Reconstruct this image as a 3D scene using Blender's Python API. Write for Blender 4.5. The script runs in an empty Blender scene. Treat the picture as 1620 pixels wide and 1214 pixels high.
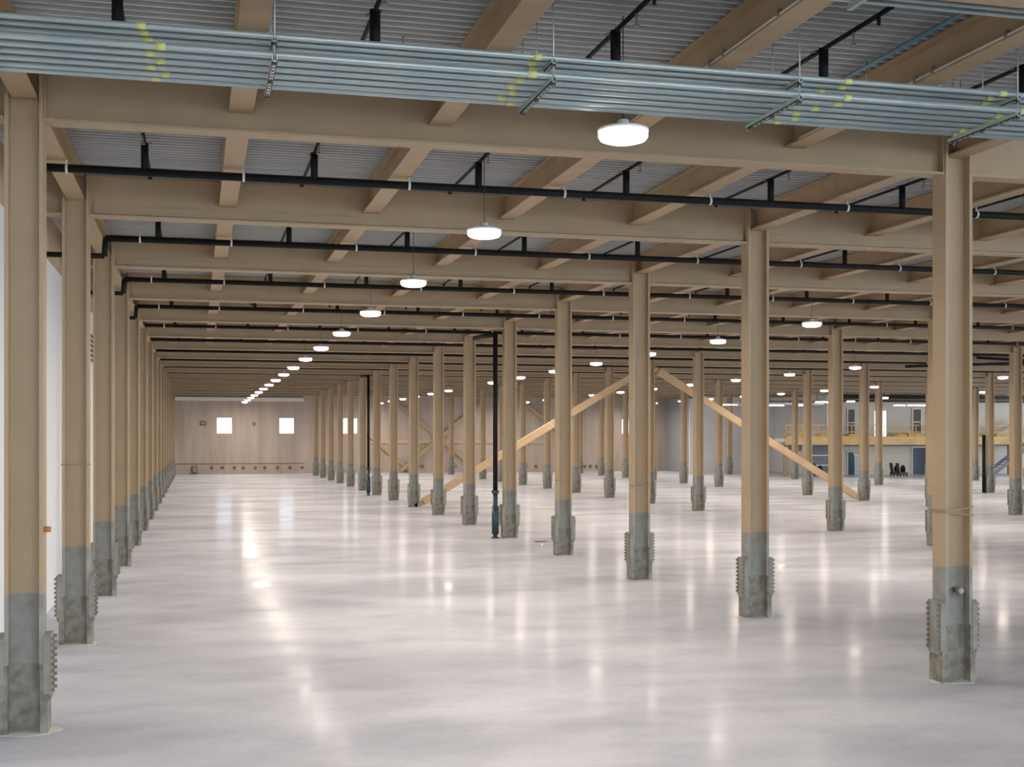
import bpy, math, random
from mathutils import Vector, Matrix
random.seed(7)
C = bpy.context.scene.collection
SC = bpy.context.scene

# ------------------------------------------------------------------ camera, world, exposure
F, YAW, UC, VC = 1958.7, 0.2503, 810.0, 691.5
CAMZ = 3.0
cam_d = bpy.data.cameras.new('camera'); cam = bpy.data.objects.new('camera', cam_d); C.objects.link(cam)
cam.location = (0, 0, CAMZ); cam.rotation_euler = (math.pi/2, 0, -YAW)
cam_d.sensor_width = 36; cam_d.lens = F/1620*36; cam_d.shift_y = (VC-607)/1620
cam_d.clip_start = .05; cam_d.clip_end = 400
SC.camera = cam
w = bpy.data.worlds.new('sky'); SC.world = w; w.use_nodes = True
bg = w.node_tree.nodes['Background']
bg.inputs[0].default_value = (.82, .91, 1.0, 1); bg.inputs[1].default_value = 5.5
SC.view_settings.view_transform = 'Standard'; SC.view_settings.look = 'None'
SC.view_settings.exposure = 0.12; SC.view_settings.gamma = 1; SC.view_settings.use_curve_mapping = False
LAMP = 9.0           # glow of every high-bay lens
LAMP_W = 165.0       # power of the lamp in each high-bay fixture

cs, sn = math.cos(YAW), math.sin(YAW)
def at_y(u, v, Y):                      # point on the vertical plane y = Y that lies on a sight line
    a = (u-UC)/F; X = Y*(sn+a*cs)/(cs-a*sn); D = X*sn+Y*cs
    return X, CAMZ+(VC-v)*D/F
def see_u(X, Y):
    D = X*sn+Y*cs
    return 99999 if D < .5 else UC+F*(X*cs-Y*sn)/D

# ------------------------------------------------------------------ lattice
XL, W, Y1, S = -1.675, 10.71, 13.435, 5.55
BB, BT = 6.20, 6.79                     # beam bottom / top
JB = 6.43                               # joist bottom
DK = 6.80                               # deck underside
GAP = W/5
YEND = 103.0
KMAX = 15
def RX(j): return XL+j*W
def KY(k): return Y1+k*S

# ------------------------------------------------------------------ materials
def mat(name, col, rough=.6, metal=0, noise=0, nscale=3, bump=0, bscale=60, col2=None, emit=None, stretch=None, spec=.5, ndet=5):
    m = bpy.data.materials.new(name); m.use_nodes = True
    n = m.node_tree.nodes; l = m.node_tree.links; b = n['Principled BSDF']
    b.inputs['Base Color'].default_value = (*col, 1); b.inputs['Roughness'].default_value = rough
    b.inputs['Metallic'].default_value = metal; b.inputs['Specular IOR Level'].default_value = spec
    if noise or bump:
        tc = n.new('ShaderNodeTexCoord'); mp = n.new('ShaderNodeMapping'); l.new(tc.outputs['Object'], mp.inputs[0])
        if stretch: mp.inputs['Scale'].default_value = stretch
    if noise:
        t = n.new('ShaderNodeTexNoise'); t.inputs['Scale'].default_value = nscale; t.inputs['Detail'].default_value = ndet
        l.new(mp.outputs[0], t.inputs['Vector'])
        r = n.new('ShaderNodeValToRGB'); r.color_ramp.elements[0].position = .5-noise; r.color_ramp.elements[1].position = .5+noise
        c2 = col2 or tuple(x*.75 for x in col)
        r.color_ramp.elements[0].color = (*c2, 1); r.color_ramp.elements[1].color = (*col, 1)
        l.new(t.outputs['Fac'], r.inputs[0]); l.new(r.outputs[0], b.inputs['Base Color'])
    if bump:
        t2 = n.new('ShaderNodeTexNoise'); t2.inputs['Scale'].default_value = bscale; t2.inputs['Detail'].default_value = 3
        l.new(mp.outputs[0], t2.inputs['Vector'])
        bp = n.new('ShaderNodeBump'); bp.inputs['Strength'].default_value = bump; bp.inputs['Distance'].default_value = .01
        l.new(t2.outputs['Fac'], bp.inputs['Height']); l.new(bp.outputs[0], b.inputs['Normal'])
    if emit:
        b.inputs['Emission Color'].default_value = (*emit[0], 1); b.inputs['Emission Strength'].default_value = emit[1]
    return m
M = {}
M['tan'] = mat('tan_steel_paint', (.455, .338, .212), .55, noise=.25, nscale=1.3, col2=(.395, .29, .175), bump=.25, bscale=90)
M['tanj'] = mat('tan_joist_paint', (.48, .35, .212), .6, noise=.25, nscale=2, col2=(.42, .295, .17), bump=.3, bscale=90)
M['brace'] = mat('ochre_brace_paint', (.62, .42, .235), .5, noise=.3, nscale=1.5)
M['grey'] = mat('grey_base_paint', (.33, .33, .295), .55, noise=.2, nscale=5, col2=(.22, .21, .18), bump=.3, bscale=50)
M['stub'] = mat('stained_grey_steel', (.31, .30, .26), .5, noise=.15, nscale=7, col2=(.15, .135, .105), bump=.4, bscale=40)
M['bolt'] = mat('dull_bolt_steel', (.30, .27, .22), .45, metal=.4)
M['grout'] = mat('cream_grout', (.74, .70, .64), .8, noise=.3, nscale=6, col2=(.68, .66, .64))
M['deck'] = mat('galvanized_deck', (.50, .50, .475), .6, metal=.0, noise=.15, nscale=2.5, col2=(.42, .43, .42), stretch=(.2, 2, 1))
M['black'] = mat('black_pipe_paint', (.010, .010, .011), .6, spec=.2)
M['teal'] = mat('dark_teal_pipe', (.015, .05, .07), .4)
M['galv'] = mat('galvanized_conduit', (.46, .52, .505), .38, metal=.4, noise=.2, nscale=3, col2=(.36, .43, .44), stretch=(.6, 8, 8))
M['bluepipe'] = mat('blue_grey_pipe', (.12, .22, .27), .4)
M['galv2'] = mat('galvanized_strut', (.42, .50, .46), .45, metal=.5)
M['white'] = mat('white_clamp', (.75, .72, .66), .5)
M['yellow'] = mat('yellow_paint_mark', (.62, .63, .24), .7)
M['rust'] = mat('orange_cap', (.55, .22, .08), .6)
M['lamp'] = mat('lamp_lens', (1, 1, 1), .4, emit=((1, .90, .78), LAMP))
M['lamp_house'] = mat('lamp_housing', (.80, .80, .80), .4)
M['strip'] = mat('strip_lens', (1, 1, 1), .4, emit=((1, .97, .92), 3))
M['wallw'] = mat('white_wall_panel', (.84, .85, .86), .6, noise=.2, nscale=.6, col2=(.80, .81, .83))
M['wallm'] = mat('beige_wall_panel', (.66, .60, .53), .6, noise=.2, nscale=.5, col2=(.60, .54, .47))
M['wallg'] = mat('grey_return_wall', (.34, .37, .40), .6)
M['walle'] = mat('end_wall_panel', (.50, .42, .365), .7, noise=.22, nscale=1.2, col2=(.38, .315, .27), stretch=(1.6, 1, .18), bump=.1, bscale=12)
M['walltan'] = mat('tan_girt', (.58, .44, .30), .6, noise=.2, nscale=1)
M['trim'] = mat('pale_trim', (.80, .78, .74), .6)
M['dark'] = mat('dark_fitting', (.05, .045, .045), .6)
M['navy'] = mat('dark_blue_door', (.03, .05, .08), .4)
M['blue'] = mat('blue_door', (.03, .09, .26), .4)
M['pblue'] = mat('pale_blue_panel', (.45, .58, .72), .5)
M['slate'] = mat('slate_grey_panel', (.20, .22, .25), .5, noise=.2, nscale=1)
M['brown'] = mat('dark_brown_panel', (.12, .085, .06), .6)
M['safety'] = mat('yellow_rail_paint', (.85, .50, .09), .5)
M['plywood'] = mat('amber_fascia', (.80, .55, .26), .55, noise=.2, nscale=1)
M['duct'] = mat('silver_duct', (.6, .6, .6), .35, metal=.6)

def floor_mat():
    m = bpy.data.materials.new('polished_concrete'); m.use_nodes = True
    n = m.node_tree.nodes; l = m.node_tree.links; b = n['Principled BSDF']
    tc = n.new('ShaderNodeTexCoord')
    def noise(sc, det, stretch, rough=.55):
        mp = n.new('ShaderNodeMapping'); mp.inputs['Scale'].default_value = stretch
        mp.inputs['Rotation'].default_value = (0, 0, .12)
        l.new(tc.outputs['Object'], mp.inputs[0])
        t = n.new('ShaderNodeTexNoise'); t.inputs['Scale'].default_value = sc; t.inputs['Detail'].default_value = det
        t.inputs['Roughness'].default_value = rough
        l.new(mp.outputs[0], t.inputs['Vector']); return t
    def ramp(t, p0, c0, p1, c1):
        r = n.new('ShaderNodeValToRGB'); e = r.color_ramp.elements
        e[0].position = p0; e[0].color = (*c0, 1); e[1].position = p1; e[1].color = (*c1, 1)
        l.new(t.outputs['Fac'], r.inputs[0]); return r
    big = ramp(noise(.35, 6, (.55, 1, 1)), .38, (.53, .54, .61), .60, (.71, .72, .785))
    med = ramp(noise(1.3, 7, (.6, 1, 1), .62), .30, (.86, .86, .88), .52, (1, 1, 1))
    fine = ramp(noise(14, 4, (1, 1, 1)), .3, (.94, .94, .94), .6, (1, 1, 1))
    mx = n.new('ShaderNodeMixRGB'); mx.blend_type = 'MULTIPLY'; mx.inputs[0].default_value = 1
    l.new(big.outputs[0], mx.inputs[1]); l.new(med.outputs[0], mx.inputs[2])
    mx2 = n.new('ShaderNodeMixRGB'); mx2.blend_type = 'MULTIPLY'; mx2.inputs[0].default_value = 1
    l.new(mx.outputs[0], mx2.inputs[1]); l.new(fine.outputs[0], mx2.inputs[2])
    l.new(mx2.outputs[0], b.inputs['Base Color'])
    rr = ramp(noise(.8, 5, (.5, 1, 1)), .3, (.10,)*3, .7, (.22,)*3)
    l.new(rr.outputs[0], b.inputs['Roughness'])
    b.inputs['IOR'].default_value = 1.02
    bp = n.new('ShaderNodeBump'); bp.inputs['Strength'].default_value = .3; bp.inputs['Distance'].default_value = .004
    l.new(noise(2.2, 3, (.6, 1, 1)).outputs['Fac'], bp.inputs['Height']); l.new(bp.outputs[0], b.inputs['Normal'])
    return m
M['floor'] = floor_mat()
def glass_mat():
    m = bpy.data.materials.new('window_glass'); m.use_nodes = True
    n = m.node_tree.nodes; l = m.node_tree.links; n.remove(n['Principled BSDF'])
    t = n.new('ShaderNodeBsdfTransparent'); t.inputs[0].default_value = (.93, .96, 1, 1)
    g = n.new('ShaderNodeBsdfGlossy'); g.inputs['Roughness'].default_value = .05
    x = n.new('ShaderNodeMixShader'); x.inputs[0].default_value = .07
    l.new(t.outputs[0], x.inputs[1]); l.new(g.outputs[0], x.inputs[2]); l.new(x.outputs[0], n['Material Output'].inputs[0])
    return m
M['glass'] = glass_mat()

# ------------------------------------------------------------------ mesh helpers
class MB:
    def __init__(s): s.v = []; s.f = []; s.s = []
    def box(s, x0, x1, y0, y1, z0, z1):
        b = len(s.v)
        s.v += [(x0,y0,z0),(x1,y0,z0),(x1,y1,z0),(x0,y1,z0),(x0,y0,z1),(x1,y0,z1),(x1,y1,z1),(x0,y1,z1)]
        for f in ((0,3,2,1),(4,5,6,7),(0,1,5,4),(1,2,6,5),(2,3,7,6),(3,0,4,7)):
            s.f.append(tuple(b+i for i in f)); s.s.append(False)
        return s
    def cyl(s, p0, p1, r, n=12, r1=None, caps=True, smooth=True):
        p0 = Vector(p0); p1 = Vector(p1); d = (p1-p0).normalized()
        a = d.orthogonal().normalized(); c = d.cross(a); r1 = r if r1 is None else r1
        b = len(s.v)
        for p, q in ((p0, r), (p1, r1)):
            for i in range(n):
                t = 2*math.pi*i/n; s.v.append(tuple(p+a*(q*math.cos(t))+c*(q*math.sin(t))))
        for i in range(n):
            j = (i+1) % n; s.f.append((b+i, b+j, b+n+j, b+n+i)); s.s.append(smooth)
        if caps:
            s.f.append(tuple(b+i for i in reversed(range(n)))); s.s.append(False)
            s.f.append(tuple(b+n+i for i in range(n))); s.s.append(False)
        return s
    def prism(s, pts, axis, a0, a1):      # pts 2D outline, extruded along axis 'x','y','z'
        b = len(s.v); n = len(pts)
        for a in (a0, a1):
            for (p, q) in pts:
                s.v.append({'x': (a, p, q), 'y': (p, a, q), 'z': (p, q, a)}[axis])
        for i in range(n):
            j = (i+1) % n; s.f.append((b+i, b+j, b+n+j, b+n+i)); s.s.append(False)
        s.f.append(tuple(b+i for i in reversed(range(n)))); s.s.append(False)
        s.f.append(tuple(b+n+i for i in range(n))); s.s.append(False)
        return s
    def bar(s, p0, p1, wd, ht):           # rectangular bar between two points, wd across, ht in the vertical plane
        p0 = Vector(p0); p1 = Vector(p1); d = (p1-p0).normalized()
        side = d.cross(Vector((0,0,1)))
        side = Vector((1,0,0)) if side.length < 1e-4 else side.normalized()
        up = side.cross(d).normalized(); b = len(s.v)
        for p in (p0, p1):
            for (i, j) in ((-1,-1),(1,-1),(1,1),(-1,1)):
                s.v.append(tuple(p+side*(i*wd/2)+up*(j*ht/2)))
        for f in ((0,1,5,4),(1,2,6,5),(2,3,7,6),(3,0,4,7),(3,2,1,0),(4,5,6,7)):
            s.f.append(tuple(b+i for i in f)); s.s.append(False)
        return s
    def lathe(s, prof, c, n=20, smooth=True):   # prof list of (r,z) about vertical axis at c
        b = len(s.v)
        for (r, z) in prof:
            for i in range(n):
                t = 2*math.pi*i/n; s.v.append((c[0]+r*math.cos(t), c[1]+r*math.sin(t), c[2]+z))
        for k in range(len(prof)-1):
            for i in range(n):
                j = (i+1) % n; s.f.append((b+k*n+i, b+k*n+j, b+(k+1)*n+j, b+(k+1)*n+i)); s.s.append(smooth)
        return s
    def mesh(s, name, m):
        me = bpy.data.meshes.new(name); me.from_pydata(s.v, [], s.f)
        me.polygons.foreach_set('use_smooth', s.s); me.materials.append(M[m]); me.validate(); me.update()
        import bmesh
        bm = bmesh.new(); bm.from_mesh(me); bmesh.ops.recalc_face_normals(bm, faces=bm.faces); bm.to_mesh(me); bm.free()
        return me
    def build(s, name, m, parent=None): return put(name, s.mesh(name, m), parent)
def put(name, me, parent=None, loc=None):
    o = bpy.data.objects.new(name, me); C.objects.link(o)
    if parent: o.parent = parent
    if loc: o.location = loc
    return o
def tag(o, label=None, cat=None, group=None, kind=None):
    if label: o['label'] = label
    if cat: o['category'] = cat
    if group: o['group'] = group
    if kind: o['kind'] = kind
    return o
def thing(name, label, cat, loc=(0,0,0), group=None):
    o = bpy.data.objects.new(name, None); C.objects.link(o); o.location = loc; o.empty_display_size = .2
    return tag(o, label, cat, group)
def copy_tree(o, parent=None):
    c = o.copy(); C.objects.link(c)
    if parent: c.parent = parent
    for ch in list(o.children): copy_tree(ch, c)
    return c
ORD = ['first','second','third','fourth','fifth','sixth','seventh','eighth','ninth','tenth','eleventh','twelfth','thirteenth',
       'fourteenth','fifteenth','sixteenth','seventeenth','eighteenth','nineteenth','twentieth','twenty-first','twenty-second',
       'twenty-third','twenty-fourth','twenty-fifth','twenty-sixth','twenty-seventh','twenty-eighth','twenty-ninth','thirtieth','thirty-first','thirty-second']
ROWN = ['row along the white left wall','row right of the main aisle','second row right of the main aisle',
        'third row right of the main aisle','fourth row right of the main aisle','fifth row right of the main aisle','sixth row right of the main aisle']
BAYS = ['main aisle', 'first side aisle', 'second side aisle', 'third side aisle', 'fourth side aisle', 'fifth side aisle', 'sixth side aisle', 'seventh']
BAYN = ['main aisle','first side aisle right of the main aisle','second side aisle to the right','third side aisle to the right',
        'fourth side aisle to the right','fifth side aisle to the right']

# ------------------------------------------------------------------ setting
XR_END = 78.0
fl = MB().box(-14, XR_END, -14, YEND+.2, -.3, 0).build('floor', 'floor'); tag(fl, kind='structure', label='polished pale grey concrete floor with soft cloudy stains')
# corrugated deck, ribs along X
mb = MB(); y = -14.0; pitch = .15; prof = []
while y < YEND+.1:
    prof += [(y, DK), (y+.042, DK), (y+.050, DK+.085), (y+.142, DK+.085)]; y += pitch
n0 = 0
for (a, b) in prof: mb.v += [(-2.6, a, b), (XR_END, a, b)]
for i in range(len(prof)-1):
    mb.f.append((2*i, 2*i+1, 2*i+3, 2*i+2)); mb.s.append(False)
b0 = len(mb.v)
mb.v += [(-2.6, -14, DK+.14), (XR_END, -14, DK+.14), (XR_END, YEND+.2, DK+.14), (-2.6, YEND+.2, DK+.14)]
mb.f.append((b0, b0+1, b0+2, b0+3)); mb.s.append(False)
tag(mb.build('ceiling', 'deck'), kind='structure', label='corrugated galvanized roof deck with ribs across the hall')
# left wall
tag(MB().box(-2.62, -2.45, -14, YEND, 0, 6.03).build('wall_left', 'wallw'), kind='structure', label='smooth white wall behind the leftmost columns')
tag(MB().box(-2.66, -2.42, -14, YEND, 6.03, DK).build('trim_1', 'walltan'), kind='structure', label='tan girt above the white left wall')

# end wall with window openings
def wall_with_holes(mb, x0, x1, y0, y1, z0, z1, holes):   # holes (hx0,hx1,hz0,hz1), sorted by x
    xs = x0
    for (a, b, c, d) in sorted(holes):
        mb.box(xs, a, y0, y1, z0, z1); mb.box(a, b, y0, y1, z0, c); mb.box(a, b, y0, y1, d, z1); xs = b
    mb.box(xs, x1, y0, y1, z0, z1)
wins = [2.27, 7.25, 12.45, 31.75, 36.9]
holes = [(x-.62, x+.62, 3.25, 4.57) for x in wins]
mb = MB(); wall_with_holes(mb, -2.45, 40.6, YEND, YEND+.2, 0, DK, holes)
tag(mb.build('wall_back', 'walle'), kind='structure', label='tan panelled end wall with small square windows')
MESHPANE = {}
for i, (a, b, c, d) in enumerate(holes):
    f = MB()
    for (p, q, r, s_) in ((a, a+.05, c, d), (b-.05, b, c, d), (a, b, c, c+.05), (a, b, d-.05, d)):
        f.box(p, q, YEND+.02, YEND+.12, r, s_)
    fo = f.build('window_%d' % (i+1), 'trim'); tag(fo, kind='structure', label='small square daylit window in the end wall')
    MB().box(a+.05, b-.05, YEND+.06, YEND+.07, c+.05, d-.05).build('pane', 'glass', fo)
# groove line, pale corner trims framing the aisle's end
tag(MB().box(-2.45, 8.7, YEND-.03, YEND, .80, .84).build('trim_2', 'brown'), kind='structure')
tag(MB().box(-2.45, -2.2, YEND-.35, YEND, 0, 6.1).build('trim_3', 'trim'), kind='structure', label='pale upright trim at the left end of the end wall')
tag(MB().box(-2.2, 8.6, YEND-.35, YEND, 5.92, 6.2).build('trim_4', 'trim'), kind='structure', label='pale header trim across the top of the end wall')
# horizontal girt on end wall
tag(MB().box(13.2, 32.6, YEND-.12, YEND, 2.45, 2.78).build('trim_5', 'walltan'), kind='structure', label='brown horizontal girt on the end wall')
# projecting white wall and mezzanine wall
tag(MB().box(40.4, 40.6, 97.7, YEND, 0, DK).build('wall_side', 'wallg'), kind='structure', label='short grey return wall beside the end wall')
tag(MB().box(40.4, 48.2, 97.5, 97.7, 0, DK).build('wall_white', 'wallw'), kind='structure', label='plain white wall right of the end wall')
tag(MB().box(48.0, 48.2, 88.0, 97.5, 0, DK).build('wall_return', 'wallw'), kind='structure', label='white return wall beside the mezzanine')
YM = 88.0
xa, za = at_y(1383, 649, YM); xb, zb = at_y(1404, 692, YM)
mb = MB(); wall_with_holes(mb, 48.2, XR_END, YM, YM+.2, 0, DK, [(xa, xb, zb, za)])
tag(mb.build('wall_mezzanine', 'wallm'), kind='structure', label='off-white wall behind the yellow railed mezzanine')
f = MB()
for (p, q, r, s_) in ((xa, xa+.06, zb, za), (xb-.06, xb, zb, za), (xa, xb, zb, zb+.06), (xa, xb, za-.06, za)): f.box(p, q, YM+.02, YM+.12, r, s_)
fo = f.build('window_6', 'trim'); tag(fo, kind='structure', label='tall bright window above the mezzanine')
MB().box(xa+.06, xb-.06, YM+.06, YM+.07, zb+.06, za-.06).build('pane', 'glass', fo)

# ------------------------------------------------------------------ columns
def ibeam_z(mb, d, b, tf, tw, z0, z1, cx=0):     # flanges face +-X, web along X
    mb.box(cx-d/2, cx-d/2+tf, -b/2, b/2, z0, z1); mb.box(cx+d/2-tf, cx+d/2, -b/2, b/2, z0, z1)
    mb.box(cx-d/2+tf, cx+d/2-tf, -tw/2, tw/2, z0, z1); return mb
D_, B_ = .37, .28
me_shaft = ibeam_z(MB(), D_, B_, .04, .025, 1.41, BT-.01).mesh('shaft', 'tan')
me_lower = ibeam_z(MB(), D_, B_, .041, .026, .70, 1.41).mesh('painted_base', 'grey')
mb = ibeam_z(MB(), .46, .285, .075, .03, .0, .70)
mb.box(-.30+.07, .30-.07, -.02, .02, .28, .31)
me_stub = mb.mesh('stub', 'stub')
def plate_mesh(sg):
    m = MB(); x0, x1 = sorted((sg*.185, sg*.255))
    m.prism([(-.15, .40), (-.10, .34), (.10, .34), (.15, .40), (.15, .97), (.12, 1.0), (-.12, 1.0), (-.15, .97)], 'x', x0, x1)
    return m.mesh('splice_plate', 'grey')
def bolts_mesh(sg):
    m = MB()
    for yy in (-.11, .11):
        for i in range(9):
            z = .43+i*.065
            m.cyl((sg*.254, yy, z), (sg*.292, yy, z), .020, 6, smooth=False)
    return m.mesh('bolt_row', 'bolt')
me_plate = {s_: plate_mesh(s_) for s_ in (-1, 1)}; me_bolts = {s_: bolts_mesh(s_) for s_ in (-1, 1)}
def grout_mesh(seed):
    rnd = random.Random(seed); m = MB(); n = 22; pts = []
    for i in range(n):
        t = 2*math.pi*i/n; r = 1+rnd.uniform(-.12, .22)
        pts.append((math.cos(t)*.31*r, math.sin(t)*.21*r))
    return m.prism(pts, 'z', .001, .006).mesh('grout_pad', 'grout')
me_grout = [grout_mesh(i) for i in range(4)]
def wire_band(o, z, tilt=0, m='white'):
    w_ = MB(); x, y = D_/2+.008, B_/2+.008
    pts = [(-x, -y, z-tilt), (x, -y, z+tilt), (x, y, z+tilt), (-x, y, z-tilt)]
    for i in range(4): w_.cyl(pts[i], pts[(i+1) % 4], .008, 6)
    w_.build('wire_band', m, o)
cols = {}
def make_column(full):
    t = bpy.data.objects.new('steel_column', None); C.objects.link(t)
    put('shaft', me_shaft, t)
    lo = put('painted_base', me_lower, t); lo['label'] = 'grey painted lower shaft'
    st = put('stub', me_stub, t); st['label'] = 'stained grey base stub'
    for sg in (-1, 1):
        p = put('splice_plate', me_plate[sg], t)
        if full: put('bolt_row', me_bolts[sg], p)
    put('grout_pad', me_grout[0], t)
    return t
protoA = make_column(True); protoB = make_column(False); used = {'A': False, 'B': False}
for j in range(0, 7):
    kk = 0
    for k in range(0, KMAX+1):
        X, Y = RX(j), KY(k)
        u = see_u(X, Y)
        if u > 1790 or X > XR_END-1: continue
        if (X > 38.5 and Y > 94.4) or (X > 47.5 and Y > 83): continue
        full = k <= 6
        key = 'A' if full else 'B'; pr = protoA if full else protoB
        o = pr if not used[key] else copy_tree(pr); used[key] = True
        o.location = (X, Y, 0)
        if u < 1640 or j < 2:
            lab = 'tan steel column with grey base, %s from the camera in the %s' % (ORD[kk], ROWN[j])
        else:
            lab = 'tan steel column just outside the right edge, %s in the %s' % (ORD[kk], ROWN[j])
        if (j, k) == (0, 0): lab = 'nearest tan steel column with grey base at the left edge, before the white wall'
        if (j, k) == (1, 0): lab = 'nearest tan steel column with grey base near the right edge, wires round its shaft'
        kk += 1
        tag(o, lab, 'column', 'steel columns of the hall')
        cols[(j, k)] = o
        for ch in o.children:
            if ch.name.startswith('grout_pad'): ch.data = me_grout[(j*5+k*3) % 4]
for key, z, tl in (((1, 0), 2.06, -.02), ((1, 0), 2.12, .02), ((1, 2), 1.98, 0), ((0, 1), 2.6, 0), ((0, 3), 2.3, 0), ((1, 3), 1.9, .0)):
    wire_band(cols[key], z, tl, 'tanj' if key[1] == 0 else 'bolt')
MB().cyl((.185, -.06, 2.06), (.25, -.06, 2.06), .03, 10).build('end_cap', 'rust', cols[(0, 0)])['label'] = 'orange cap on a stud'
m_ = MB(); m_.cyl((.02, -.02, 1.12), (.02, -.16, 1.12), .035, 10); m_.cyl((.02, -.12, 1.05), (.02, -.12, 1.16), .03, 10)
m_.build('pipe_fitting', 'bolt', cols[(1, 0)])

# ------------------------------------------------------------------ main beams (along X between column flanges)
def ibeam_x(L, z0, z1, b, tf, tw):
    m = MB(); m.box(0, L, -b/2, b/2, z0, z0+tf); m.box(0, L, -b/2, b/2, z1-tf, z1); m.box(0, L, -tw/2, tw/2, z0+tf, z1-tf); return m
L_ = W-D_-.004
me_beam = ibeam_x(L_, BB, BT, .25, .028, .02).mesh('girder', 'tan')
me_beamstub = ibeam_x(.55, BB, BT, .25, .028, .02).mesh('girder', 'tan')
me_strip = MB().box(.05, L_-.05, -.045, -.0105, BB+.05, BB+.16).mesh('web_plate', 'tan')
me_endp = {}
for s_ in (0, 1):
    x0 = .0 if s_ == 0 else L_-.02
    me_endp[s_] = MB().box(x0+.001, x0+.019, -.12, .12, BB+.03, BT-.03).mesh('end_plate', 'tanj')
HIDDEN_EDGE = 1800
for k in range(-1, KMAX+1):
    Y = KY(k); nb = 0
    for j in range(-1, 7):
        x0 = RX(j)+D_/2+.002
        if k == -1 and j < 0: continue
        if see_u(x0, Y) > HIDDEN_EDGE: continue
        if RX(j+1) > XR_END: continue
        if (x0 > 38 and Y > 94.4) or (x0 > 47 and Y > 87.5): continue
        where = 'nearest crosswise' if k == -1 else ORD[k+1]+' crosswise'
        if j == -1:
            o = put('girder_stub', me_beamstub, None, (-2.418, Y, 0)); o.name = 'girder_stub'
            tag(o, 'short tan girder stub to the left wall at the %s column of the left row' % ORD[k], 'beam', 'girder stubs at the left wall'); continue
        t = put('roof_girder', me_beam, None, (x0, Y, 0))
        tag(t, 'tan crosswise roof girder over the %s, %s from camera' % (BAYS[j], ORD[k+1]), 'beam', 'crosswise roof girders')
        if k in (1, 2): put('web_plate', me_strip, t)
        if k <= 6:
            for s_ in (0, 1): put('end_plate', me_endp[s_], t)

# ------------------------------------------------------------------ joists (along Y between girders)
JL = S-.03
def ibeam_y(L, z0, z1, b, tf, tw, x=0, y=0, m=None):
    m = m or MB(); m.box(x-b/2, x+b/2, y, y+L, z0, z0+tf); m.box(x-b/2, x+b/2, y+.12, y+L-.12, z1-tf, z1); m.box(x-tw/2, x+tw/2, y, y+L, z0+tf, z1-tf); return m
# lower flange is coped short of the girders' flanges
def joist_mb(m=None, x=0, y=0, cope=0.0):
    m = m or MB(); L = S-.026; b = .25; tf = .02
    m.box(x-b/2, x+b/2, y+cope, y+L-cope, JB, JB+tf); m.box(x-b/2, x+b/2, y+.13, y+L-.13, BT-tf, BT); m.box(x-.01, x+.01, y+cope, y+L-cope, JB+tf, BT-tf-.0)
    return m
me_joist = joist_mb().mesh('roof_joist', 'tanj')
me_joistc = joist_mb(cope=.005).mesh('roof_joist', 'tanj')
rest = MB(); nj = 0
NX = int((XR_END-XL)/GAP)
for k in range(-2, KMAX+1):
    y0 = KY(k)+.013; first = 0
    for i in range(0, NX):
        X = XL+i*GAP
        if min(see_u(X, y0), see_u(X, y0+S)) > 1720 and k > -2: continue
        if k == -2: 
            if i > 7: continue
        if (X > 38 and y0+S > 95) or (X > 47 and y0+S > 88): continue
        if k == KMAX and i % 5 != 0 and False: continue
        if k > 9:
            joist_mb(rest, X, y0); continue
        oncol = i % 5 == 0
        o = put('roof_joist', me_joistc if oncol else me_joist, None, (X, y0, 0))
        bayn = ORD[k+1]+' roof bay'
        tag(o, 'tan lengthwise roof joist, %s from the left wall in the %s' % (ORD[min(i, 31)], bayn if k > -2 else 'bay above the camera'), 'joist', 'lengthwise roof joists')
        nj += 1
tag(rest.build('far_roof_joists', 'tanj'), 'far tan roof joists packed between the distant girders', 'joists', None, 'stuff')
print('JOISTS', nj)
# thin pale conduits on joist flanges, nearest bay
for i, lab in ((3, 'thin white conduit clipped along the joist left of the tilted blue pipe'), (4, 'thin white conduit clipped along the joist under the blue pipe')):
    X = XL+i*GAP-.115
    t = thing('joist_conduit', lab, 'conduit', (X, KY(-1)+.2, JB+.034), 'thin conduits on joists')
    MB().cyl((0, 0, 0), (0, S-.6, 0), .012, 8).build('tube', 'white', t)
    for yy in (1.2, 2.3, 2.6, 3.8):
        MB().box(-.02, .02, yy-.015, yy+.015, -.012, .045).build('clip', 'bolt', t)
t = thing('blue_grey_pipe', 'blue-grey pipe running lengthwise beside a joist top, upper right', 'pipe', (6.52, 9.3, 6.72))
MB().cyl((0, 0, 0), (0, 3.9, 0), .022, 12).build('tube', 'bluepipe', t)
m_ = MB(); m_.cyl((0, -.12, .0), (0, .02, 0), .035, 12); m_.cyl((0, -.12, 0), (.06, -.18, .02), .03, 10); m_.build('coupling', 'dark', t)

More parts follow.
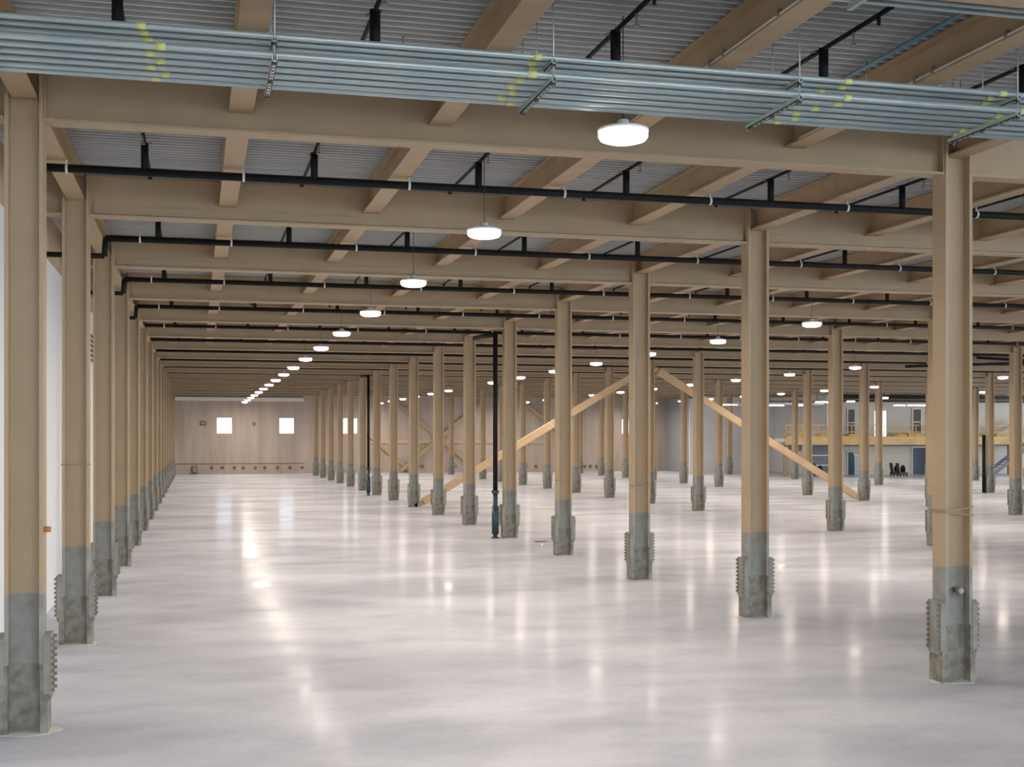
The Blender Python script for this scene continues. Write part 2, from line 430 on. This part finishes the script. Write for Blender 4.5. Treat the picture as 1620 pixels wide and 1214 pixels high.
# ------------------------------------------------------------------ sprinkler mains
PZ, PR = 6.325, .052
for k in range(-1, KMAX):
    Y = KY(k)+S/2
    x0 = XL+(.22 if k > 0 else -.25)
    near = k <= 3
    x1 = XL
    i = 0; xs = []
    while True:
        X = XL+GAP*(i+.5)
        if see_u(X, Y) > 1700 or X > XR_END-2 or (X > 38 and Y > 94) or (X > 47 and Y > 87): break
        xs.append(X); i += 1
    x1 = xs[-1]+GAP*.9
    lab = 'black sprinkler main slung under the joists, %s from the camera' % ORD[k+1]
    if k == -1: lab = 'black sprinkler main hidden behind the conduit rack, its risers showing above'
    t = thing('sprinkler_pipe', lab, 'pipe', (x0, Y, PZ), 'black sprinkler mains')
    r = PR if k < 8 else .045
    nm = 'main_pipe'
    # the main stops short of each column and passes beside it
    MB().cyl((-.0, 0, 0), (x1-x0, 0, 0), r, 14 if near else 8).build(nm, 'black', t)
    if k in (1, 2, 3):   # elbow at left end
        m_ = MB(); m_.cyl((0, 0, .0), (-.02, 0, -.30), .05, 12); m_.cyl((-.02, 0, -.30), (XL*0-x0-2.42, 0, -.30), .045, 12)
        m_.build('elbow', 'black', t)
    if k > 8: continue
    for n_, X in enumerate(xs):
        jit = random.uniform(-.05, .05)
        rz = MB().cyl((X-x0+jit, 0, 0), (X-x0+jit, 0, .365), .047 if k < 5 else .04, 12 if near else 8).build('riser', 'black', t)
        if k <= 5:
            a = MB(); xx = X-x0+jit
            a.cyl((xx, -1.0 if k >= 0 else -1.2, .36), (xx, 1.95, .36), .022, 8)
            a.cyl((xx, -.98, .36), (xx, -.98, .27), .018, 8)
            a.cyl((xx, 1.93, .36), (xx, 1.93, .30), .026, 8)
            a.build('branch_arm', 'black', rz)
            if k <= 1:
                h = MB(); h.cyl((xx, -.55, .36), (xx, -.55, .24), .012, 6); h.cyl((xx, -.55, .24), (xx, -.55, .225), .028, 10)
                h.cyl((xx-.06, .12, .36), (xx+.08, .12, .40), .012, 6)
                h.build('sprinkler_head', 'bolt', rz)
    if k <= 4:
        for n_, X in enumerate(xs):
            hx = X-x0-GAP*.5+.13
            if hx < .1: hx = .55
            h = MB(); h.cyl((hx-.015, 0, 0), (hx+.015, 0, 0), r+.006, 14); h.box(hx-.008, hx+.008, -.006, .006, r, JB-PZ+.0)
            h.build('pipe_hanger', 'white', t)

# ------------------------------------------------------------------ conduit rack
low = [9.66, 9.84, 10.02, 10.20, 10.38, 10.52]
upp = [9.66, 9.81, 9.96]
cx0, cx1 = -7.5, 9.9
marks = {'low': [-.30, 2.62, 5.45, 7.15], 'upp': [-.36, 2.72, 5.50, 7.05]}
def conduit(Y, z, r, lab, key, idx):
    t = thing('conduit', lab, 'conduit', (cx0, Y, z), 'conduits in the rack crossing the ceiling')
    MB().cyl((0, 0, 0), (cx1-cx0, 0, 0), r, 16).build('tube', 'galv', t)
    for q, mx in enumerate(marks[key]):
        jx = random.Random(idx*13+q*5+(3 if key == 'upp' else 0)).uniform(-.07, .07)
        ml = mx-cx0+jx + (idx*(-.045) if q == 2 else 0)
        MB().cyl((ml-.035, 0, 0), (ml+.035, 0, 0), r+.0015, 16).build('paint_mark', 'yellow', t)
for i, Y in enumerate(low):
    r = .028
    conduit(Y, 5.905+r, r, 'grey conduit, %s from the near side of the lower rack tier' % ORD[i], 'low', i)
for i, Y in enumerate(upp):
    r = .0235
    conduit(Y, 6.052+r, r, 'grey conduit, %s from the near side of the upper rack tier' % ORD[i], 'upp', i)
TRX = [-3.68, -1.54, .585, 2.80, 4.98, 7.12, 9.2]
TN = ['far left beyond the edge', 'at the left column', 'with the white slotted strut', 'nearest the bright first lamp', 'right of the first lamp', 'above the right column', 'beyond the right edge']
for i, X in enumerate(TRX):
    t = thing('conduit_trapeze', 'steel trapeze hanger of struts and rods, %s' % TN[i], 'hanger', (X, 9.58, 5.86), 'trapeze hangers of the conduit rack')
    s1 = MB(); s1.box(-.02, .02, 0, 1.06, 0, .008); s1.box(-.02, -.014, 0, 1.06, 0, .044); s1.box(.014, .02, 0, 1.06, 0, .044)
    so = s1.build('lower_strut', 'white' if i == 2 else 'galv2', t)
    sl = MB()
    for q in range(12): sl.box(-.008, .008, .06+q*.085, .10+q*.085, -.002, .0005)
    sl.build('slot', 'dark', so)
    s2 = MB(); s2.box(-.02, .02, .0, .56, .150, .158); s2.box(-.02, -.014, 0, .56, .150, .191); s2.box(.014, .02, 0, .56, .150, .191)
    s2.build('upper_strut', 'galv2', t)
    for yy in (.02, .53, .985):
        MB().cyl((0, yy, -.03), (0, yy, DK-5.86-.005), .006, 8).build('rod', 'galv2', t)
        nn = MB(); nn.cyl((0, yy, -.022), (0, yy, -.001), .018, 6, smooth=False)
        if yy < .8: nn.cyl((0, yy, .13), (0, yy, .149), .018, 6, smooth=False)
        nn.build('nut', 'dark', t)
# second small bundle near the beam above the camera
for i, (Y, z) in enumerate(((8.34, 6.36), (8.46, 6.36), (8.58, 6.36))):
    t = thing('thin_conduit', 'thin pale conduit of the top right bundle, %s from the camera' % ORD[i], 'conduit', (3.2, Y, z), 'thin conduits at the top right')
    MB().cyl((0, 0, 0), (6.5, 0, 0), .018, 12).build('tube', 'galv', t)
for X in (4.9, 7.04):
    t = thing('small_trapeze', 'small strut hanger under the top right conduits, %s one' % ('left' if X < 6 else 'right'), 'hanger', (X, 8.28, 6.30), 'small strut hangers')
    MB().box(-.02, .02, 0, .36, 0, .04).build('strut', 'galv2', t)
    for yy in (.015, .345): MB().cyl((0, yy, 0), (0, yy, DK-6.305), .006, 8).build('rod', 'galv2', t)
# loose rods hanging from the deck, seen above the rack
for i, (X, Y) in enumerate(((1.9, 11.6), (2.25, 11.9), (6.2, 11.5), (6.55, 11.2), (7.5, 11.4), (7.9, 11.6))):
    t = thing('hanger_rod', 'thin threaded rod hanging from the deck above the rack, %s from the left' % ORD[i], 'rod', (X, Y, 6.45), 'loose hanger rods')
    MB().cyl((0, 0, 0), (0, 0, .345), .007, 6).build('rod', 'galv2', t)

# ------------------------------------------------------------------ high-bay lamps
HL = 5.73
me_lens = MB().lathe([(.225, .03), (.224, -.02), (.205, -.05), (.15, -.068), (.05, -.077), (.001, -.078)], (0, 0, 0), 24).mesh('lens', 'lamp')
me_house = MB().lathe([(.001, .13), (.05, .13), (.06, .09), (.13, .075), (.20, .055), (.232, .045), (.232, .028), (.226, .022), (.001, .028)], (0, 0, 0), 24).mesh('housing', 'lamp_house')
me_cord = MB().cyl((0, 0, .13), (0, 0, DK-HL), .005, 6).mesh('hanging_cord', 'dark')
def lamp_proto():
    t = bpy.data.objects.new('high_bay_lamp', None); C.objects.link(t)
    put('lens', me_lens, t); put('housing', me_house, t); put('hanging_cord', me_cord, t); return t
lamp_l = bpy.data.lights.new('lamp_light', 'AREA'); lamp_l.shape = 'DISK'; lamp_l.size = .42; lamp_l.energy = LAMP_W; lamp_l.color = (1, .885, .755)
def lamp_lit():
    t = lamp_proto(); o = bpy.data.objects.new('lamp_light', lamp_l); C.objects.link(o); o.parent = t; o.location = (0, 0, -.085); return t
lp = lamp_lit(); first = True
for j in range(0, 6):
    n_ = 0
    for k in range(-1, KMAX+1):
        X = RX(j)+W/2; Y = KY(k)+S/2+.12
        if j == 0: kk0 = k
        u = see_u(X, Y)
        if u > 1760 and k > -1 and j > 0: continue
        if j > 0 and u > 1760: continue
        if (X > 38 and Y > 94) or (X > 45 and Y > 82): continue
        o = lp if first else copy_tree(lp); first = False
        o.location = (X+.06, Y-.20, HL)
        lab = 'round white high-bay lamp over the %s, %s from the camera' % (BAYS[j], ORD[n_])
        if n_ == 0 and j == 0: lab = 'nearest and largest glowing high-bay lamp, below the conduit rack'
        n_ += 1
        tag(o, lab, 'lamp', 'high-bay lamps')

# ------------------------------------------------------------------ chevron brace in the seventh bay line
Yb = KY(7)
XB0, XB1, XB2 = RX(1), RX(2), RX(3)
def brace(p0, p1, lab, wd=.2, ht=.30, m='brace', grp=None, name='diagonal_brace', gusset=True):
    t = thing(name, lab, 'brace', (p0[0], p0[1], 0), grp)
    q0 = (0, 0, p0[2]); q1 = (p1[0]-p0[0], p1[1]-p0[1], p1[2])
    MB().bar(q0, q1, wd, ht).build('tube', m, t)
    if gusset:
        d = (Vector(q1)-Vector(q0)).normalized(); g = MB()
        for q, sg in ((q0, -1), (q1, 1)):
            c = Vector(q)+d*sg*.05
            MB().bar(c-d*.35, c+d*.15, .03, .22).build('gusset_plate', m, t)
    return t
brace((XB0+.42, Yb, .22), (XB1-.42, Yb, 5.95), 'ochre diagonal brace rising right to the column top, left half of the large chevron')
brace((XB2-.42, Yb, .22), (XB1+.42, Yb, 5.95), 'ochre diagonal brace falling right to the floor, right half of the large chevron')
Ye = YEND-.179
for i, (a, b, lab) in enumerate((((572, 678), (650, 748), 'thin grey brace falling right in front of the end wall, lowest left one'),
                   ((625, 636), (757, 745), 'thin grey brace falling right across the end wall, left of the cross'),
                   ((766, 634), (634, 745), 'thin grey brace rising right across the end wall, crossing the other'),
                   ((825, 634), (905, 702), 'thin grey brace falling right on the end wall beyond the black riser'))):
    yy = Ye - (.0 if i != 2 else .119)
    xa_, za_ = at_y(a[0], a[1], yy); xb_, zb_ = at_y(b[0], b[1], yy)
    brace((xa_, yy, max(za_, .12)), (xb_, yy, max(zb_, .12)), lab, .12, .30, 'tan', 'braces at the end wall', gusset=False)

# ------------------------------------------------------------------ black riser pipes
def riser(X, Y, z1, r, lab, teal=True, elbow=True):
    t = thing('standpipe', lab, 'pipe', (X, Y, 0), None)
    MB().cyl((0, 0, 1.35 if teal else .02), (0, 0, z1), r, 14).build('upper_pipe', 'black', t)
    if teal:
        m = MB(); m.cyl((0, 0, .12), (0, 0, 1.35), r*1.05, 14); m.cyl((0, 0, .12), (0, 0, .95), r*1.5, 14); m.build('valve_body', 'teal', t)
        m = MB(); m.cyl((0, 0, 0), (0, 0, .12), r*.9, 14); m.cyl((0, 0, .0), (0, 0, .03), r*1.8, 14); m.cyl((0, 0, 1.33), (0, 0, 1.42), r*1.6, 14); m.build('flange', 'dark', t)
    if elbow: MB().cyl((0, 0, z1-.06), (0, S/2, z1+.03), r, 12).build('elbow', 'black', t)
riser(8.60, KY(4), 6.10, .07, 'black standpipe with teal foot beside the fifth column right of the aisle')
riser(8.60, KY(9), 6.2, .07, 'slim black standpipe beside the tenth column right of the aisle', True, True)
riser(RX(4)-.36, KY(8), 3.1, .09, 'short black standpipe left of a far right column', False, False)
x_, z_ = at_y(1545, 700, 82.0)
riser(x_, 82.0, 6.1, .12, 'tall black pipe in front of the mezzanine at far right', False, False)
# pipe run along the head of the white left wall
t = thing('wall_louver', 'slatted louver high on the white left wall', 'vent', (-2.45, 29.2, 4.75))
MB().box(0, .03, 0, 3.2, 0, .75).build('frame', 'trim', t)
s_ = MB()
for q in range(6): s_.box(.03, .06, .1, 3.1, .06+q*.115, .11+q*.115)
s_.build('slat', 'dark', t)

# ------------------------------------------------------------------ end wall fittings
def wbox(name, u0, v0, u1, v1, Y, dep, m, lab, cat, grp=None):
    xa, za = at_y(u0, v0, Y); xb, zb = at_y(u1, v1, Y)
    z0 = zb if zb > .05 else .0
    t = thing(name, lab, cat, (xa, Y-.005, z0), grp)
    MB().box(0, xb-xa, -dep, 0, 0, za-z0).build('body', m, t)
    MB().box(.05, xb-xa-.05 if xb-xa > .2 else xb-xa-.03, -dep-.02, -dep, .05, max(za-z0-.05, .08)).build('cover', 'bolt' if m == 'dark' else m, t)
    return t
dots = [335, 352, 371, 385, 404, 419, 439, 459, 478]
for i, u in enumerate(dots):
    x, z = at_y(u, 740, YEND)
    t = thing('wall_socket_box', 'small dark box low on the end wall, %s from the left' % ORD[i], 'wall box', (x, YEND-.005, z), 'small dark boxes along the end wall')
    MB().box(-.1, .1, -.08, 0, -.1, .1).build('box', 'dark', t); MB().cyl((0, -.08, 0), (0, -.11, 0), .06, 10).build('cap', 'bolt', t)
for i, u in enumerate([661, 668, 690, 698, 712, 720, 832, 848, 925, 934, 944]):
    x, z = at_y(u, 738, YEND)
    t = thing('wall_socket_box', 'small dark box low on the tan end wall past the aisle, %s from the left' % ORD[i], 'wall box', (x, YEND-.005, z), 'small dark boxes along the end wall')
    MB().box(-.1, .1, -.08, 0, -.1, .1).build('box', 'dark', t); MB().cyl((0, -.08, 0), (0, -.11, 0), .06, 10).build('cap', 'bolt', t)
wbox('electrical_cabinet', 304, 738, 312, 749, YEND, .2, 'dark', 'dark electrical cabinet at the left foot of the end wall', 'cabinet')
wbox('wall_sign_box', 317, 667, 326, 673, YEND, .1, 'dark', 'small dark box left of the first end wall window', 'wall box')
wbox('wall_sensor', 400, 669, 404, 673, YEND, .1, 'dark', 'tiny dark sensor between the two aisle windows', 'sensor')

# ------------------------------------------------------------------ mezzanine zone
YF = 86.2
xm0, _ = at_y(1243, 700, YF)
ZS0, ZS1 = 2.30, 2.88
t = thing('mezzanine', 'amber-faced mezzanine floor at the far right', 'mezzanine', (xm0, YF, ZS0))
MB().box(0, XR_END-xm0-.5, .15, YM-YF-.01, .30, ZS1-ZS0).build('slab', 'trim', t)
MB().box(0, XR_END-xm0-.5, 0, .15, .08, ZS1-ZS0).build('fascia', 'plywood', t)
MB().box(0, XR_END-xm0-.5, .02, .3, 0, .08).build('edge_beam', 'dark', t)
p_ = MB()
for q in range(4):
    MB().box(.2+q*6.6, .45+q*6.6, .6, .85, -ZS0, .30).build('post', 'tan', t)
t = thing('railing', 'yellow guard rail along the mezzanine edge', 'railing', (xm0, YF+.05, ZS1))
Lr = XR_END-xm0-.6
for z in (.5, 1.02): MB().box(0, Lr, 0, .05, z-.025, z+.03).build('rail', 'safety', t)
MB().box(0, Lr, 0, .03, 0.0, .16).build('toe_board', 'safety', t)
q = 0
while q*1.4 < Lr:
    MB().box(q*1.4, q*1.4+.05, 0, .05, 0, 1.0).build('post', 'safety', t); q += 1
# amber stacked goods behind the rail
for i, (u0, u1, hh) in enumerate(((1262, 1270, .45), (1297, 1312, .35), (1342, 1360, .3), (1420, 1434, .3), (1436, 1458, .38), (1575, 1590, .3))):
    xa, _ = at_y(u0, 690, YF+.6); xb, _ = at_y(u1, 690, YF+.6)
    t = thing('amber_crate', 'amber crate behind the mezzanine rail, %s from the left' % ORD[i], 'crate', (xa, YF+.5, ZS1), 'crates on the mezzanine')
    MB().box(0, xb-xa, 0, .6, 0, hh).build('body', 'plywood', t); MB().box(-.02, xb-xa+.02, -.02, .62, hh, hh+.04).build('lid', 'safety', t)
def panel(kind, n, u0, v0, u1, v1, Y, m, lab, frame='trim', rows=0):
    xa, za = at_y(u0, v0, Y); xb, zb = at_y(u1, v1, Y); z0 = max(zb, 0) if v1 < 745 else 0
    o = MB().box(xa, xb, Y-.06, Y-.005, z0, za).build('%s_%d' % (kind, n), m); tag(o, lab, None, None, 'structure')
    f = MB(); f.box(xa-.1, xa, Y-.09, Y-.005, z0, za+.1); f.box(xb, xb+.1, Y-.09, Y-.005, z0, za+.1); f.box(xa, xb, Y-.09, Y-.005, za, za+.1)
    for r in range(rows):
        zz = z0+(za-z0)*(r+1)/(rows+1); f.box(xa, xb, Y-.08, Y-.005, zz-.04, zz+.04)
    f.build('frame', frame, o)
    if kind == 'door': MB().cyl((xb-.15, Y-.12, z0+1.0), (xb-.15, Y-.06, z0+1.0), .03, 8).build('handle', 'bolt', o)
    return o
panel('window', 7, 1227, 666, 1240, 691, 97.5, 'navy', 'dark four-row window high in the white wall', 'pblue', 3)
panel('door', 1, 1225, 724, 1241, 748, 97.5, 'blue', 'blue door in the white wall below the dark window', 'pblue', 0)
panel('door', 2, 1272, 705, 1318, 750, YM, 'slate', 'wide grey roller door under the mezzanine', 'trim', 2)
panel('door', 3, 1341, 716, 1349, 750, YM, 'navy', 'narrow dark doorway under the mezzanine', 'pblue')
panel('door', 4, 1351, 722, 1364, 750, YM, 'pblue', 'pale blue door under the mezzanine')
panel('door', 5, 1443, 709, 1466, 753, YM, 'navy', 'dark blue door under the mezzanine, left of the nearest right column')
panel('window', 8, 1341, 648, 1351, 690, YM, 'brown', 'tall dark window over the mezzanine, left of the bright one', 'pblue', 1)
panel('window', 9, 1444, 648, 1456, 688, YM, 'brown', 'tall brown window over the mezzanine, right of the bright one', 'trim', 1)
panel('window', 10, 1246, 703, 1268, 714, YM, 'slate', 'grey band window under the mezzanine, left end', 'trim')
# strip lights and duct under the roof, far right
for i, (u0, u1, v) in enumerate(((1143, 1178, 641), (1216, 1240, 642), (1262, 1270, 642), (1290, 1316, 637), (1340, 1352, 636), (1414, 1432, 642), (1436, 1466, 642), (1520, 1531, 622), (1570, 1600, 623))):
    Y = 84.0 if u0 > 1200 else 90.0
    xa, z = at_y(u0, v, Y); xb, _ = at_y(u1, v, Y)
    t = thing('strip_light', 'bright strip light under the far right ceiling, %s from the left' % ORD[i], 'lamp', (xa, Y, z), 'strip lights at the far right')
    MB().box(0, xb-xa, -.12, .12, .05, .12).build('housing', 'lamp_house', t)
    MB().box(.02, xb-xa-.02, -.10, .10, -.03, .05).build('lens', 'strip', t)
    for xx in (.1, xb-xa-.1): MB().cyl((xx, 0, .12), (xx, 0, DK-z), .01, 6).build('hanging_cord', 'dark', t)
t = thing('air_duct', 'silver air duct hung before the white walls at the far right', 'duct', (39.8, 86.5, 5.55))
MB().cyl((0, 0, 0), (7.0, 0, 0), .22, 16).build('duct_pipe', 'duct', t)
d_ = MB()
for q in range(4): d_.cyl((.3+q*2.1, 0, .2), (.3+q*2.1, 0, DK-5.55), .012, 6)
d_.build('strap', 'dark', t)
t = thing('dark_pipe_run', 'cluster of dark pipes under the ceiling at the far right', 'pipes', (47.5, 84.8, 5.75))
d_ = MB()
for q, dz in enumerate((0, .22, .4)): d_.cyl((0, q*.2, dz), (26, q*.2+.4, dz+.05), .09, 10)
d_.build('pipe', 'dark', t)
for q in range(5): MB().cyl((.5+q*5, .1, .1), (.5+q*5, .1, DK-5.76), .02, 6).build('hanger', 'dark', t)
# slanting black pipes high at right
for i, (a, b, Y) in enumerate((((1432, 580), (1600, 562), 47.0), ((1545, 566), (1604, 556), 46.0))):
    xa, za = at_y(a[0], a[1], Y); xb, zb = at_y(b[0], b[1], Y)
    t = thing('slanting_pipe', 'dark pipe slanting under the ceiling by the right column, %s one' % ('longer' if i == 0 else 'shorter'), 'pipe', (xa, Y, za), 'slanting pipes at right')
    MB().cyl((0, 0, 0), (xb-xa, -1.5, min(zb-za, 6.15-za)), .06, 10).build('tube', 'black', t)
    MB().cyl(((xb-xa)*.5, -.75, .0+min(zb-za, 6.15-za)*.5), ((xb-xa)*.5, -.75, DK-za), .012, 6).build('rod', 'dark', t)

# stairs at far right
Yst = 84.5
xa, _ = at_y(1572, 752, Yst); xb, _ = at_y(1604, 728, Yst)
t = thing('stair', 'grey steel stair rising to the mezzanine at the right edge', 'stair', (xa, Yst, 0))
MB().bar((0, 0, .1), (xb-xa+2.2, 0, 2.75), .06, .28).build('stringer', 'slate', t)
MB().bar((0, 1.0, .1), (xb-xa+2.2, 1.0, 2.75), .06, .28).build('stringer', 'slate', t)
for q in range(13):
    x = (xb-xa+2.2)*(q+.5)/13; z = .1+2.65*(q+.5)/13
    MB().box(x-.13, x+.13, .03, .97, z-.02, z+.02).build('step', 'slate', t)
xa, za = at_y(1562, 689, 86.9); xb, zb = at_y(1612, 667, 86.9)
brace((xa, 86.9, 3.04), (xb, 86.9, zb), 'pale tan slanting brace over the mezzanine at the right edge', .1, .3, 'tan', gusset=False)
# equipment standing by the white panels
def cart(u, v, Y, lab):
    x, _ = at_y(u, v, Y)
    t = thing('equipment_cart', lab, 'cart', (x, Y, 0), 'dark carts under the mezzanine')
    MB().box(-.35, .35, -.25, .25, .12, .30).build('deck', 'dark', t)
    for sx in (-.28, .28):
        for sy in (-.2, .2): MB().cyl((sx, sy-.02, .06), (sx, sy+.02, .06), .06, 10).build('wheel', 'black', t)
    m = MB(); m.bar((-.3, 0, .3), (-.42, 0, 1.0), .4, .05); m.build('handle', 'dark', t)
    m = MB(); m.lathe([(.001, 0), (.18, .02), (.2, .3), (.12, .5), (.001, .55)], (.08, 0, .30), 12); m.build('tank', 'black', t)
cart(1296, 745, 85.2, 'black cart with a tank before the grey roller door')
cart(1417, 748, 85.0, 'dark cart beside the pale panels under the mezzanine')
cart(1427, 750, 84.2, 'second dark cart nearer the dark blue door')
x, y_ = 9.55, 34.1
t = thing('floor_plate', 'small dark plate lying flat on the floor beside the fourth right column', 'plate', (x, y_, .001))
MB().box(-.15, .15, -.12, .12, 0, .012).build('plate', 'dark', t); MB().box(-.05, .05, -.02, .02, .012, .022).build('handle', 'bolt', t)
